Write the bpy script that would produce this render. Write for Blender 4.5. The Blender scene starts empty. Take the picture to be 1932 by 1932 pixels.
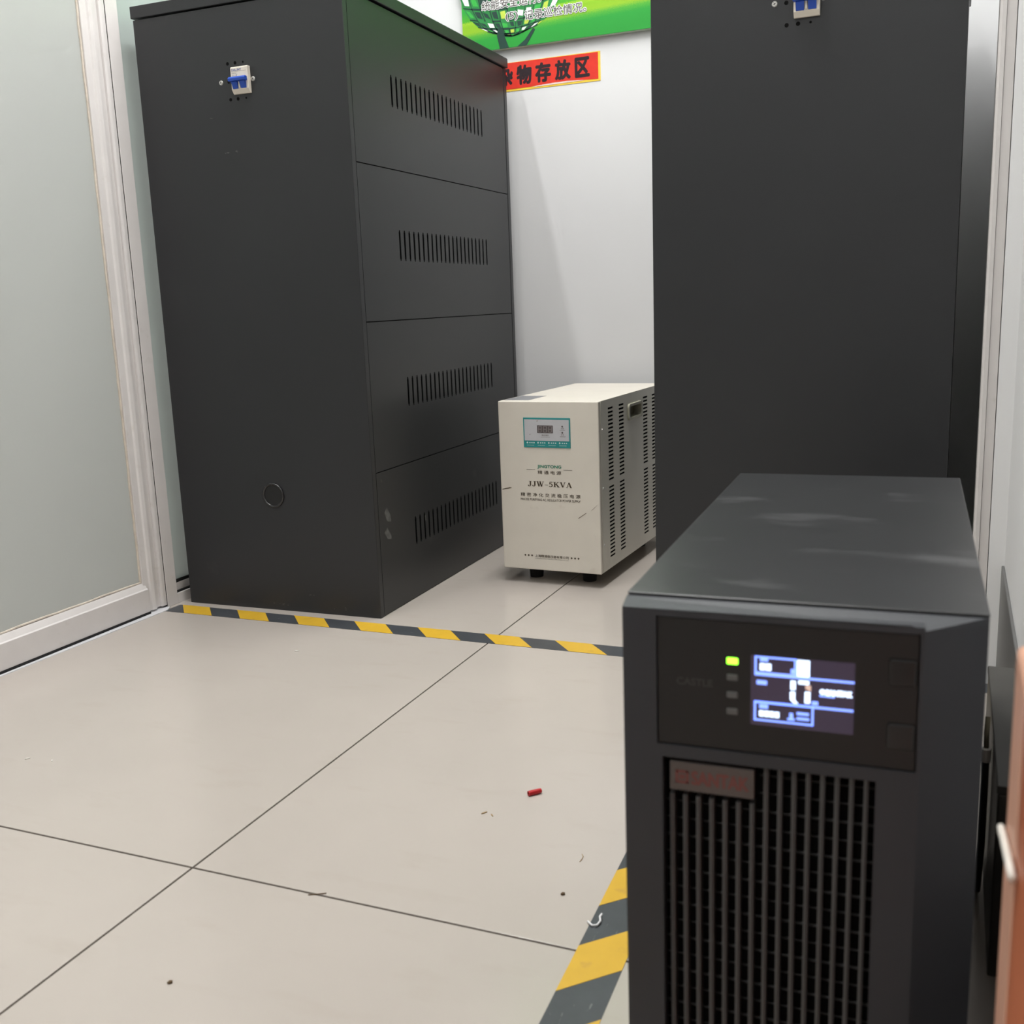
import bpy, math, random
from mathutils import Vector, Matrix

random.seed(7)
scene = bpy.context.scene
COL = scene.collection

# ------------------------------------------------------------------ camera
cam_d = bpy.data.cameras.new('camera')
cam = bpy.data.objects.new('camera', cam_d)
COL.objects.link(cam)
scene.camera = cam
CAM_H = 0.58
PITCH, YAW, ROLL, FPX = -0.1978, -0.4033, -0.0375, 1968.84
cp, sp, cy, sy = math.cos(PITCH), math.sin(PITCH), math.cos(YAW), math.sin(YAW)
fwd = Vector((sy * cp, cy * cp, sp))
right = Vector((cy, -sy, 0))
up = right.cross(fwd)
cr, sr = math.cos(ROLL), math.sin(ROLL)
r2 = right * cr + up * sr
u2 = up * cr - right * sr
m = Matrix((r2, u2, -fwd)).transposed().to_4x4()
m.translation = Vector((0, 0, CAM_H))
cam.matrix_world = m
cam_d.sensor_fit = 'HORIZONTAL'
cam_d.sensor_width = 36.0
cam_d.lens = 36.0 * FPX / 1932.0
cam_d.clip_start = 0.02
cam_d.dof.use_dof = True
cam_d.dof.focus_distance = 1.9
cam_d.dof.aperture_fstop = 12.0

# ------------------------------------------------------------------ world, exposure, lamps
world = bpy.data.worlds.new('world')
scene.world = world
world.use_nodes = True
world.node_tree.nodes['Background'].inputs[0].default_value = (0.9, 0.95, 1.0, 1)
world.node_tree.nodes['Background'].inputs[1].default_value = 0.25
scene.view_settings.view_transform = 'Standard'
scene.view_settings.look = 'None'
scene.view_settings.gamma = 1.0
scene.view_settings.use_curve_mapping = False
scene.view_settings.exposure = -0.10
# slim ceiling tube, then unseen panels added as fill light: (x, y, length, watts)
CEIL = 2.65
TUBES_AND_FILLS = [(-1.25, 0.90, 0.06, 1.2, 17.5, 'slim ceiling tube lamp close to the glass partition'),
         (-0.60, 1.70, 0.25, 1.2, 46.0, 'unseen wide fill lamp added above the gap between the two cabinets'),  # added fill for the regulator, far floor and back wall
         (-0.70, -1.00, 0.30, 1.2, 15.0, 'unseen wide fill lamp added behind the camera'),  # added fill for the cabinet fronts
         (-2.15, 0.80, 0.30, 1.2, 68.0, 'unseen fill lamp added beyond the frosted glass to brighten it')]  # added to make the frosted pane glow from behind


# ------------------------------------------------------------------ helpers
def lin(c):
    c = c / 255.0
    return c / 12.92 if c <= 0.04045 else ((c + 0.055) / 1.055) ** 2.4


def rgb(r, g, b):
    return (lin(r), lin(g), lin(b), 1.0)


def mat(name, col, rough=0.5, spec=0.5, metal=0.0, noise=0.0, nscale=20.0, bump=0.0, bscale=400.0,
        emit=None, estr=0.0, coat=0.0, dirt=None):
    mt = bpy.data.materials.new(name)
    mt.use_nodes = True
    nt = mt.node_tree
    b = nt.nodes['Principled BSDF']
    b.inputs['Base Color'].default_value = col
    b.inputs['Roughness'].default_value = rough
    b.inputs['Specular IOR Level'].default_value = spec
    b.inputs['Metallic'].default_value = metal
    b.inputs['Coat Weight'].default_value = coat
    tc = nt.nodes.new('ShaderNodeTexCoord')
    out = None
    if noise > 0:
        n = nt.nodes.new('ShaderNodeTexNoise')
        n.inputs['Scale'].default_value = nscale
        n.inputs['Detail'].default_value = 6
        nt.links.new(tc.outputs['Object'], n.inputs['Vector'])
        rp = nt.nodes.new('ShaderNodeValToRGB')
        rp.color_ramp.elements[0].position = 0.3
        rp.color_ramp.elements[1].position = 0.7
        rp.color_ramp.elements[0].color = tuple(max(0, x * (1 - noise)) for x in col[:3]) + (1,)
        rp.color_ramp.elements[1].color = tuple(min(1, x * (1 + noise)) for x in col[:3]) + (1,)
        nt.links.new(n.outputs['Fac'], rp.inputs['Fac'])
        out = rp.outputs['Color']
    if dirt:
        # dirt = (colour, scale, threshold, softness, amount)
        n = nt.nodes.new('ShaderNodeTexNoise')
        n.inputs['Scale'].default_value = dirt[1]
        n.inputs['Detail'].default_value = 4
        mp = nt.nodes.new('ShaderNodeMapping')
        mp.inputs['Scale'].default_value = dirt[5] if len(dirt) > 5 else (1, 1, 1)
        nt.links.new(tc.outputs['Object'], mp.inputs['Vector'])
        nt.links.new(mp.outputs['Vector'], n.inputs['Vector'])
        mr = nt.nodes.new('ShaderNodeMapRange')
        mr.inputs['From Min'].default_value = dirt[2]
        mr.inputs['From Max'].default_value = dirt[2] + dirt[3]
        mr.inputs['To Max'].default_value = dirt[4]
        nt.links.new(n.outputs['Fac'], mr.inputs['Value'])
        mx = nt.nodes.new('ShaderNodeMix')
        mx.data_type = 'RGBA'
        mx.inputs[6].default_value = col
        mx.inputs[7].default_value = dirt[0]
        if out:
            nt.links.new(out, mx.inputs[6])
        nt.links.new(mr.outputs['Result'], mx.inputs[0])
        out = mx.outputs[2]
    if out:
        nt.links.new(out, b.inputs['Base Color'])
    if bump > 0:
        n2 = nt.nodes.new('ShaderNodeTexNoise')
        n2.inputs['Scale'].default_value = bscale
        n2.inputs['Detail'].default_value = 3
        nt.links.new(tc.outputs['Object'], n2.inputs['Vector'])
        bp = nt.nodes.new('ShaderNodeBump')
        bp.inputs['Strength'].default_value = bump
        bp.inputs['Distance'].default_value = 0.001
        nt.links.new(n2.outputs['Fac'], bp.inputs['Height'])
        nt.links.new(bp.outputs['Normal'], b.inputs['Normal'])
    if emit:
        b.inputs['Emission Color'].default_value = emit
        b.inputs['Emission Strength'].default_value = estr
    return mt


class MB:
    """collects shapes into one mesh"""

    def __init__(self):
        self.v = []
        self.f = []

    def poly(self, pts):
        i = len(self.v)
        self.v += [tuple(p) for p in pts]
        self.f.append(tuple(range(i, i + len(pts))))
        return self

    def box(self, x0, x1, y0, y1, z0, z1):
        i = len(self.v)
        self.v += [(x, y, z) for z in (z0, z1) for y in (y0, y1) for x in (x0, x1)]
        for q in ((0, 2, 3, 1), (4, 5, 7, 6), (0, 1, 5, 4), (2, 6, 7, 3), (0, 4, 6, 2), (1, 3, 7, 5)):
            self.f.append(tuple(i + k for k in q))
        return self

    def prism(self, pts, axis, a, b):
        """extrude polygon (2-D pts) along an axis; pts are the two other axes in xyz order"""
        def mk(p, t):
            if axis == 'x':
                return (t, p[0], p[1])
            if axis == 'y':
                return (p[0], t, p[1])
            return (p[0], p[1], t)
        i = len(self.v)
        n = len(pts)
        self.v += [mk(p, a) for p in pts] + [mk(p, b) for p in pts]
        self.f.append(tuple(i + k for k in range(n)))
        self.f.append(tuple(i + n + k for k in reversed(range(n))))
        for k in range(n):
            k2 = (k + 1) % n
            self.f.append((i + k, i + k2, i + n + k2, i + n + k)[::-1])
        return self

    def cyl(self, c, r, axis, a, b, n=20, r2=None):
        r2 = r if r2 is None else r2
        i = len(self.v)
        for t, rr in ((a, r), (b, r2)):
            for k in range(n):
                x, y = c[0] + rr * math.cos(2 * math.pi * k / n), c[1] + rr * math.sin(2 * math.pi * k / n)
                self.v.append((t, x, y) if axis == 'x' else (x, t, y) if axis == 'y' else (x, y, t))
        self.f.append(tuple(i + k for k in range(n)))
        self.f.append(tuple(i + n + k for k in reversed(range(n))))
        for k in range(n):
            k2 = (k + 1) % n
            self.f.append((i + k, i + k2, i + n + k2, i + n + k)[::-1])
        return self

    def ring(self, c, r0, r1, axis, a, b, n=28):
        i = len(self.v)
        prof = ((r1, a), (r1, (a * .3 + b * .7)), ((r0 * .4 + r1 * .6), b), (r0, (a * .4 + b * .6)), (r0, a))
        m_ = len(prof)
        for k in range(n):
            ca, sa = math.cos(2 * math.pi * k / n), math.sin(2 * math.pi * k / n)
            for rr, t in prof:
                x, y = c[0] + rr * ca, c[1] + rr * sa
                self.v.append((t, x, y) if axis == 'x' else (x, t, y) if axis == 'y' else (x, y, t))
        for k in range(n):
            for j in range(m_):
                j2 = (j + 1) % m_
                self.f.append((i + k * m_ + j, i + k * m_ + j2, i + ((k + 1) % n) * m_ + j2, i + ((k + 1) % n) * m_ + j))
        return self

    def tube(self, pts, r, n=8):
        pts = [Vector(p) for p in pts]
        i = len(self.v)
        for k, p in enumerate(pts):
            d = (pts[min(k + 1, len(pts) - 1)] - pts[max(k - 1, 0)]).normalized()
            a = d.cross(Vector((0.3, 0.2, 1))).normalized()
            b = d.cross(a)
            for q in range(n):
                t = 2 * math.pi * q / n
                self.v.append(tuple(p + a * (r * math.cos(t)) + b * (r * math.sin(t))))
        for k in range(len(pts) - 1):
            for q in range(n):
                q2 = (q + 1) % n
                self.f.append((i + k * n + q, i + k * n + q2, i + (k + 1) * n + q2, i + (k + 1) * n + q))
        self.f.append(tuple(i + q for q in range(n)))
        self.f.append(tuple(i + (len(pts) - 1) * n + q for q in reversed(range(n))))
        return self

    def mesh(self, name):
        me = bpy.data.meshes.new(name)
        me.from_pydata(self.v, [], self.f)
        import bmesh
        bm = bmesh.new()
        bm.from_mesh(me)
        bmesh.ops.recalc_face_normals(bm, faces=bm.faces)
        bm.to_mesh(me)
        bm.free()
        return me

    def build(self, name, material, parent=None, bevel=0.0, smooth=False, seg=2):
        return mk_obj(name, self.mesh(name), material, parent, bevel, smooth, seg)


def mk_obj(name, me, material, parent=None, bevel=0.0, smooth=False, seg=2):
    o = bpy.data.objects.new(name, me)
    me.materials.clear()
    me.materials.append(material)
    COL.objects.link(o)
    o.parent = parent
    if smooth:
        for p in me.polygons:
            p.use_smooth = True
    if bevel > 0:
        b = o.modifiers.new('bevel', 'BEVEL')
        b.width = bevel
        b.segments = seg
        b.limit_method = 'ANGLE'
        b.harden_normals = False
    return o


def tag(o, label=None, cat=None, group=None, kind=None):
    if label:
        o['label'] = label
    if cat:
        o['category'] = cat
    if group:
        o['group'] = group
    if kind:
        o['kind'] = kind
    return o


def thing(name, label, cat, loc, rz=0.0, group=None):
    o = bpy.data.objects.new(name, None)
    o.empty_display_size = 0.05
    COL.objects.link(o)
    o.location = loc
    o.rotation_euler = (0, 0, rz)
    return tag(o, label, cat, group)


def copy_tree(o, parent=None):
    c = o.copy()
    COL.objects.link(c)
    c.parent = parent
    for ch in list(o.children):
        copy_tree(ch, c)
    return c


def perforated(name, axis, pos, rect, holes, material, parent, thick=0.0015, inward=1):
    """sheet with real rectangular holes. axis 'x': sheet in yz at x=pos; axis 'y': sheet in xz at y=pos.
    rect=(a0,a1,z0,z1); holes list of the same; thickness runs along +axis*inward"""
    a0, a1, z0, z1 = rect
    xs = sorted({round(t, 5) for t in [a0, a1] + [h[0] for h in holes] + [h[1] for h in holes]})
    zs = sorted({round(t, 5) for t in [z0, z1] + [h[2] for h in holes] + [h[3] for h in holes]})
    nx, nz = len(xs), len(zs)
    solid = [[True] * (nz - 1) for _ in range(nx - 1)]
    for i in range(nx - 1):
        cx = (xs[i] + xs[i + 1]) / 2
        hh = [h for h in holes if h[0] < cx < h[1]]
        for j in range(nz - 1):
            cz = (zs[j] + zs[j + 1]) / 2
            if any(h[2] < cz < h[3] for h in hh):
                solid[i][j] = False
    mb = MB()
    idx = {}

    def vid(i, j, k):
        key = (i, j, k)
        if key not in idx:
            idx[key] = len(mb.v)
            p = pos + (thick * inward if k else 0)
            mb.v.append((p, xs[i], zs[j]) if axis == 'x' else (xs[i], p, zs[j]))
        return idx[key]
    for i in range(nx - 1):
        for j in range(nz - 1):
            if not solid[i][j]:
                continue
            for k in (0, 1):
                mb.f.append((vid(i, j, k), vid(i + 1, j, k), vid(i + 1, j + 1, k), vid(i, j + 1, k)))
            for (di, dj, e) in ((-1, 0, ((i, j), (i, j + 1))), (1, 0, ((i + 1, j), (i + 1, j + 1))),
                                (0, -1, ((i, j), (i + 1, j))), (0, 1, ((i, j + 1), (i + 1, j + 1)))):
                ni, nj = i + di, j + dj
                if 0 <= ni < nx - 1 and 0 <= nj < nz - 1 and solid[ni][nj]:
                    continue
                (p, q), (s, t) = e
                mb.f.append((vid(p, q, 0), vid(s, t, 0), vid(s, t, 1), vid(p, q, 1)))
    return mb.build(name, material, parent)


def text_mesh(body, offset=0.0):
    cu = bpy.data.curves.new('lettering_curve', 'FONT')
    cu.body = body
    cu.offset = offset
    cu.resolution_u = 4
    o = bpy.data.objects.new('lettering_tmp', cu)
    COL.objects.link(o)
    bpy.context.view_layer.update()
    dg = bpy.context.evaluated_depsgraph_get()
    me = bpy.data.meshes.new_from_object(o.evaluated_get(dg))
    bpy.data.objects.remove(o)
    bpy.data.curves.remove(cu)
    return me


def lettering(name, body, x0, x1, z0, z1, y, material, parent, bold=0.0):
    """print facing -y whose ink box fills x0..x1, z0..z1 at depth y; bold = extra stroke half-width"""
    me = text_mesh(body)
    xs = [v.co.x for v in me.vertices]
    ys = [v.co.y for v in me.vertices]
    ax, bx, ay, by = min(xs), max(xs), min(ys), max(ys)
    vs = [(x0 + (v.co.x - ax) / (bx - ax) * (x1 - x0), z0 + (v.co.y - ay) / max(by - ay, 1e-6) * (z1 - z0)) for v in me.vertices]
    fs = [tuple(p.vertices) for p in me.polygons]
    bpy.data.meshes.remove(me)
    shifts = [(0.0, 0.0)]
    if bold > 0:
        shifts += [(bold * math.cos(k * math.pi / 4), bold * math.sin(k * math.pi / 4)) for k in range(8)]
    V, F = [], []
    for q, (dx, dz) in enumerate(shifts):
        o = len(V)
        V += [(x + dx, y + q * 0.000004, z + dz) for x, z in vs]
        F += [tuple(i + o for i in f) for f in fs]
    me = bpy.data.meshes.new(name)
    me.from_pydata(V, [], F)
    return mk_obj(name, me, material, parent)


def flat_each(name, polys, y, material, parent):
    for p in polys:
        flat(name, [p], y, material, parent)


def flat(name, polys, y, material, parent):
    mb = MB()
    for p in polys:
        mb.poly([(a, y, b) for a, b in p])
    o = mb.build(name, material, parent)
    if len(polys) > 1:
        o['kind'] = 'stuff'
    return o


def rect(x0, z0, x1, z1):
    return [(x0, z0), (x1, z0), (x1, z1), (x0, z1)]


def stroke(a, b, w):
    dx, dz = b[0] - a[0], b[1] - a[1]
    L = math.hypot(dx, dz) or 1
    nx, nz = -dz / L * w / 2, dx / L * w / 2
    return [(a[0] + nx, a[1] + nz), (b[0] + nx, b[1] + nz), (b[0] - nx, b[1] - nz), (a[0] - nx, a[1] - nz)]


def circle(cx, cz, r, n=14):
    return [(cx + r * math.cos(2 * math.pi * k / n), cz + r * math.sin(2 * math.pi * k / n)) for k in range(n)]


# ------------------------------------------------------------------ materials
M = {}
M['wall'] = mat('white_paint', (0.715, 0.715, 0.72, 1), 0.6, 0.3, noise=0.02, nscale=3, bump=0.05, bscale=120)
M['ceiling'] = mat('ceiling_paint', (0.8, 0.8, 0.79, 1), 0.8, 0.2, noise=0.02, nscale=4)
M['tile'] = mat('cream_tile', (0.445, 0.402, 0.363, 1), 0.20, 0.5, noise=0.045, nscale=2.6,
                dirt=((0.38, 0.33, 0.28, 1), 9.0, 0.58, 0.25, 0.35, (1, 3, 1)))
M['grout'] = mat('grey_grout', (0.075, 0.065, 0.055, 1), 0.9, 0.1, noise=0.15, nscale=30)
M['alu'] = mat('white_aluminium', (0.68, 0.65, 0.635, 1), 0.4, 0.5, noise=0.025, nscale=25,
               dirt=((0.42, 0.37, 0.31, 1), 45.0, 0.64, 0.15, 0.25))
M['sealant'] = mat('cream_sealant', (0.62, 0.55, 0.47, 1), 0.6, 0.3, noise=0.12, nscale=60, bump=0.4, bscale=90)
M['track'] = mat('pale_track', (0.66, 0.66, 0.68, 1), 0.35, 0.5, noise=0.05, nscale=20)
M['rubber'] = mat('black_rubber', (0.012, 0.012, 0.012, 1), 0.7, 0.3, noise=0.1, nscale=50)
M['coat'] = mat('black_powder_coat', (0.0185, 0.0195, 0.0215, 1), 0.40, 0.5, noise=0.05, nscale=6, bump=0.12, bscale=900,
                dirt=((0.10, 0.10, 0.095, 1), 7.0, 0.70, 0.08, 0.35))
M['grommet'] = mat('grommet_rubber', (0.02, 0.02, 0.021, 1), 0.22, 0.6, noise=0.1, nscale=40)
M['dark'] = mat('dark_interior', (0.004, 0.004, 0.004, 1), 0.8, 0.1, noise=0.1, nscale=30)
M['beige_plastic'] = mat('ivory_plastic', (0.72, 0.66, 0.57, 1), 0.35, 0.5, noise=0.03, nscale=60)
M['blue'] = mat('blue_plastic', (0.015, 0.07, 0.42, 1), 0.35, 0.5, noise=0.06, nscale=90)
M['blue_ink'] = mat('blue_ink', (0.05, 0.09, 0.28, 1), 0.6, 0.2, noise=0.05, nscale=90)
M['grey_ink'] = mat('grey_ink', (0.18, 0.17, 0.165, 1), 0.6, 0.2, noise=0.05, nscale=90)
M['zinc'] = mat('zinc_screw', (0.62, 0.61, 0.58, 1), 0.35, 0.5, metal=0.6, noise=0.08, nscale=200)
M['jj_front'] = mat('cream_enamel', (0.68, 0.635, 0.56, 1), 0.42, 0.4, noise=0.03, nscale=14,
                    dirt=((0.40, 0.33, 0.25, 1), 16.0, 0.66, 0.12, 0.4))
M['jj_side'] = mat('cream_enamel_shell', (0.72, 0.70, 0.62, 1), 0.42, 0.4, noise=0.05, nscale=9, bump=0.15, bscale=500,
                   dirt=((0.30, 0.26, 0.20, 1), 7.0, 0.60, 0.2, 0.35))
M['teal'] = mat('teal_print', (0.02, 0.25, 0.25, 1), 0.45, 0.4, noise=0.04, nscale=60)
M['panel_grey'] = mat('pale_grey_film', (0.50, 0.50, 0.525, 1), 0.35, 0.5, noise=0.03, nscale=40)
M['disp'] = mat('smoked_window', (0.10, 0.085, 0.085, 1), 0.25, 0.5, noise=0.1, nscale=60)
M['seg'] = mat('unlit_segment', (0.22, 0.19, 0.19, 1), 0.4, 0.4, noise=0.05, nscale=60)
M['ink'] = mat('brown_black_ink', (0.06, 0.042, 0.025, 1), 0.5, 0.3, noise=0.15, nscale=90)
M['green_ink'] = mat('green_ink', (0.03, 0.20, 0.13, 1), 0.5, 0.3, noise=0.15, nscale=90)
M['white_ink'] = mat('white_ink', (0.62, 0.72, 0.70, 1), 0.5, 0.3, noise=0.05, nscale=90)
M['scuff'] = mat('dark_scuff', (0.16, 0.125, 0.09, 1), 0.6, 0.2, noise=0.3, nscale=120)
M['yellow'] = mat('yellow_tape', (0.60, 0.365, 0.03, 1), 0.4, 0.4, noise=0.05, nscale=30,
                  dirt=((0.45, 0.27, 0.05, 1), 40.0, 0.62, 0.1, 0.5))
M['tape_black'] = mat('black_tape', (0.050, 0.055, 0.062, 1), 0.38, 0.45, noise=0.15, nscale=25,
                      dirt=((0.30, 0.30, 0.30, 1), 55.0, 0.66, 0.06, 0.5, (1, 4, 1)))
M['red_paper'] = mat('red_paper', (0.68, 0.035, 0.02, 1), 0.6, 0.3, noise=0.06, nscale=60)
M['yellow_paper'] = mat('yellow_paper', (0.85, 0.58, 0.06, 1), 0.6, 0.3, noise=0.05, nscale=60)
M['torn_paper'] = mat('torn_paper', (0.80, 0.62, 0.58, 1), 0.8, 0.2, noise=0.06, nscale=60)
M['black_ink'] = mat('black_ink', (0.022, 0.012, 0.016, 1), 0.55, 0.3, noise=0.2, nscale=200)
M['plastic'] = mat('black_plastic', (0.033, 0.036, 0.042, 1), 0.48, 0.38, noise=0.05, nscale=10, bump=0.15, bscale=700)
M['case'] = mat('black_case_paint', (0.023, 0.0235, 0.025, 1), 0.33, 0.5, noise=0.06, nscale=6, bump=0.1, bscale=900,
                dirt=((0.13, 0.13, 0.135, 1), 9.0, 0.57, 0.18, 0.55, (1, 2.2, 1)))
M['module'] = mat('black_module', (0.012, 0.012, 0.0125, 1), 0.4, 0.4, noise=0.05, nscale=10)
M['gloss'] = mat('gloss_window', (0.006, 0.006, 0.0065, 1), 0.15, 0.5, noise=0.1, nscale=8)
M['slat'] = mat('grey_slat', (0.075, 0.075, 0.076, 1), 0.45, 0.4, noise=0.05, nscale=40)
M['badge'] = mat('grey_badge', (0.085, 0.072, 0.068, 1), 0.35, 0.5, noise=0.05, nscale=60)
M['badge_red'] = mat('dull_red_ink', (0.16, 0.05, 0.045, 1), 0.45, 0.4, noise=0.05, nscale=60)
M['dim_ink'] = mat('dim_grey_ink', (0.05, 0.05, 0.05, 1), 0.5, 0.3, noise=0.05, nscale=60)
M['led_off'] = mat('unlit_led', (0.11, 0.115, 0.115, 1), 0.4, 0.4, noise=0.05, nscale=60)
M['led'] = mat('green_led', (0.05, 0.5, 0.02, 1), 0.4, 0.4, emit=(0.25, 1.0, 0.03, 1), estr=5.0, noise=0.02, nscale=20)
M['lcd'] = mat('lcd_glass', (0.055, 0.042, 0.075, 1), 0.2, 0.5, emit=(0.50, 0.36, 0.75, 1), estr=0.025, noise=0.05, nscale=30)
M['lcd_blue'] = mat('lcd_blue_light', (0.2, 0.3, 0.7, 1), 0.4, 0.3, emit=(0.20, 0.32, 1.0, 1), estr=1.9, noise=0.02, nscale=30)
M['lcd_white'] = mat('lcd_white_light', (0.5, 0.6, 0.8, 1), 0.4, 0.3, emit=(0.60, 0.75, 1.0, 1), estr=2.6, noise=0.02, nscale=30)
M['lcd_pink'] = mat('lcd_pink_light', (0.6, 0.45, 0.4, 1), 0.4, 0.3, emit=(0.75, 0.50, 0.40, 1), estr=0.8, noise=0.02, nscale=30)
M['wood'] = mat('red_brown_wood', (0.52, 0.155, 0.068, 1), 0.35, 0.5, noise=0.18, nscale=5,
                dirt=((0.22, 0.06, 0.025, 1), 5.0, 0.5, 0.2, 0.6, (6, 6, 0.4)))
M['wood_edge'] = mat('pale_wood_edge', (0.62, 0.34, 0.24, 1), 0.35, 0.5, noise=0.08, nscale=12)
M['cable_white'] = mat('white_cable', (0.72, 0.68, 0.62, 1), 0.4, 0.4, noise=0.05, nscale=60)
M['base_grey'] = mat('grey_baseboard', (0.115, 0.115, 0.112, 1), 0.35, 0.5, noise=0.08, nscale=8)
M['box_grey'] = mat('dark_grey_plastic', (0.055, 0.053, 0.047, 1), 0.45, 0.4, noise=0.12, nscale=14)
M['red_sleeve'] = mat('red_sleeve', (0.42, 0.012, 0.015, 1), 0.4, 0.4, noise=0.08, nscale=200)
M['crumb'] = mat('brown_crumb', (0.10, 0.065, 0.035, 1), 0.8, 0.2, noise=0.2, nscale=300)
M['straw'] = mat('straw', (0.33, 0.23, 0.12, 1), 0.7, 0.2, noise=0.2, nscale=300)
M['lamp'] = mat('lamp_diffuser', (0.9, 0.9, 0.9, 1), 0.5, 0.3, emit=(1.0, 0.97, 0.93, 1), estr=4.0, noise=0.01, nscale=5)

# frosted glass: milky film on glass, lets a little light through
def frosted(name, col, rough):
    mt = bpy.data.materials.new(name)
    mt.use_nodes = True
    nt = mt.node_tree
    b = nt.nodes['Principled BSDF']
    b.inputs['Roughness'].default_value = rough
    b.inputs['Specular IOR Level'].default_value = 0.4
    b.inputs['Subsurface Weight'].default_value = 0.0
    tc = nt.nodes.new('ShaderNodeTexCoord')
    n = nt.nodes.new('ShaderNodeTexNoise')
    n.inputs['Scale'].default_value = 2.0
    n.inputs['Detail'].default_value = 2
    nt.links.new(tc.outputs['Object'], n.inputs['Vector'])
    rp = nt.nodes.new('ShaderNodeValToRGB')
    rp.color_ramp.elements[0].color = tuple(x * 0.95 for x in col[:3]) + (1,)
    rp.color_ramp.elements[1].color = tuple(min(1, x * 1.05) for x in col[:3]) + (1,)
    nt.links.new(n.outputs['Fac'], rp.inputs['Fac'])
    nt.links.new(rp.outputs['Color'], b.inputs['Base Color'])
    tr = nt.nodes.new('ShaderNodeBsdfTranslucent')
    tr.inputs['Color'].default_value = (0.77, 0.79, 0.775, 1)
    mx = nt.nodes.new('ShaderNodeMixShader')
    mx.inputs[0].default_value = 0.45
    nt.links.new(b.outputs[0], mx.inputs[1])
    nt.links.new(tr.outputs[0], mx.inputs[2])
    nt.links.new(mx.outputs[0], nt.nodes['Material Output'].inputs['Surface'])
    return mt


M['frost'] = frosted('frosted_glass', (0.51, 0.52, 0.50, 1), 0.35)
M['glass_green'] = frosted('green_frosted_glass', (0.44, 0.52, 0.49, 1), 0.25)


# poster print: green meadow bands by height with fine grass grain
def poster_mat():
    mt = bpy.data.materials.new('green_meadow_print')
    mt.use_nodes = True
    nt = mt.node_tree
    b = nt.nodes['Principled BSDF']
    b.inputs['Roughness'].default_value = 0.5
    b.inputs['Specular IOR Level'].default_value = 0.25
    tc = nt.nodes.new('ShaderNodeTexCoord')
    sep = nt.nodes.new('ShaderNodeSeparateXYZ')
    nt.links.new(tc.outputs['Object'], sep.inputs[0])
    n = nt.nodes.new('ShaderNodeTexNoise')
    n.inputs['Scale'].default_value = 420
    n.inputs['Detail'].default_value = 3
    nt.links.new(tc.outputs['Object'], n.inputs['Vector'])
    ma = nt.nodes.new('ShaderNodeMath')
    ma.operation = 'MULTIPLY_ADD'
    nt.links.new(n.outputs['Fac'], ma.inputs[0])
    ma.inputs[1].default_value = 0.016
    nt.links.new(sep.outputs['Z'], ma.inputs[2])
    tilt = nt.nodes.new('ShaderNodeMath')
    tilt.operation = 'MULTIPLY_ADD'
    nt.links.new(sep.outputs['X'], tilt.inputs[0])
    tilt.inputs[1].default_value = -0.045
    nt.links.new(ma.outputs[0], tilt.inputs[2])
    mr = nt.nodes.new('ShaderNodeMapRange')
    mr.inputs['From Min'].default_value = 0.0
    mr.inputs['From Max'].default_value = 0.16
    nt.links.new(tilt.outputs[0], mr.inputs['Value'])
    rp = nt.nodes.new('ShaderNodeValToRGB')
    e = rp.color_ramp.elements
    e[0].position = 0.0
    e[0].color = rgb(44, 148, 58)
    e[1].position = 1.0
    e[1].color = rgb(78, 172, 58)
    for pos, c in ((0.20, (46, 152, 60)), (0.27, (82, 166, 58)), (0.33, (142, 186, 46)), (0.42, (134, 184, 40)),
                   (0.47, (150, 195, 52)), (0.49, (82, 168, 46)), (0.62, (48, 158, 62))):
        k = e.new(pos)
        k.color = rgb(*c)
    nt.links.new(mr.outputs['Result'], rp.inputs['Fac'])
    nt.links.new(rp.outputs['Color'], b.inputs['Base Color'])
    return mt


M['meadow'] = poster_mat()
M['p_white'] = mat('print_white', (0.80, 0.80, 0.80, 1), 0.5, 0.25, noise=0.02, nscale=60)
M['p_edge'] = mat('board_edge', (0.55, 0.62, 0.50, 1), 0.5, 0.25, noise=0.02, nscale=60)
M['p_dark'] = mat('print_dark_green', rgb(38, 66, 58), 0.5, 0.25, noise=0.08, nscale=80)
M['p_mid'] = mat('print_mid_green', rgb(48, 130, 68), 0.5, 0.25, noise=0.1, nscale=80)
M['p_green'] = mat('print_green', rgb(60, 170, 72), 0.5, 0.25, noise=0.1, nscale=80)
M['p_lime'] = mat('print_lime', rgb(185, 205, 80), 0.5, 0.25, noise=0.1, nscale=80)
M['p_grey'] = mat('print_grey', rgb(92, 88, 86), 0.5, 0.25, noise=0.05, nscale=80)

# ------------------------------------------------------------------ setting
XL, XR, YB, YR = -2.80, 0.079, 2.47, -2.6
GX, GY, TS = -0.7292, 0.8016, 0.8
floor = tag(MB().box(XL - 0.05, XR + 0.05, YR, YB + 0.02, -0.06, -0.0015).build('floor', M['grout']), kind='structure')
xe = [XL - 0.05, GX - 2 * TS, GX - TS, GX, GX + TS, XR + 0.05]
ye = [YR] + [GY + TS * k for k in range(-4, 3)] + [YB + 0.02]
g = 0.0014
for i in range(len(xe) - 1):
    for j in range(len(ye) - 1):
        if ye[j + 1] - ye[j] < 0.02:
            continue
        MB().box(xe[i] + g, xe[i + 1] - g, ye[j] + g, ye[j + 1] - g, -0.012, 0.0).build('floor_tile', M['tile'], floor, bevel=0.0006)
tag(MB().box(XL - 0.1, XR + 0.1, YB, YB + 0.1, -0.06, CEIL).build('wall_back', M['wall']), kind='structure')
tag(MB().box(XL - 0.1, XR + 0.1, YR - 0.1, YR, -0.06, CEIL).build('wall_front', M['wall']), kind='structure')
tag(MB().box(XR, XR + 0.1, YR, YB, -0.06, CEIL).build('wall_right', M['wall']), kind='structure')
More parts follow.
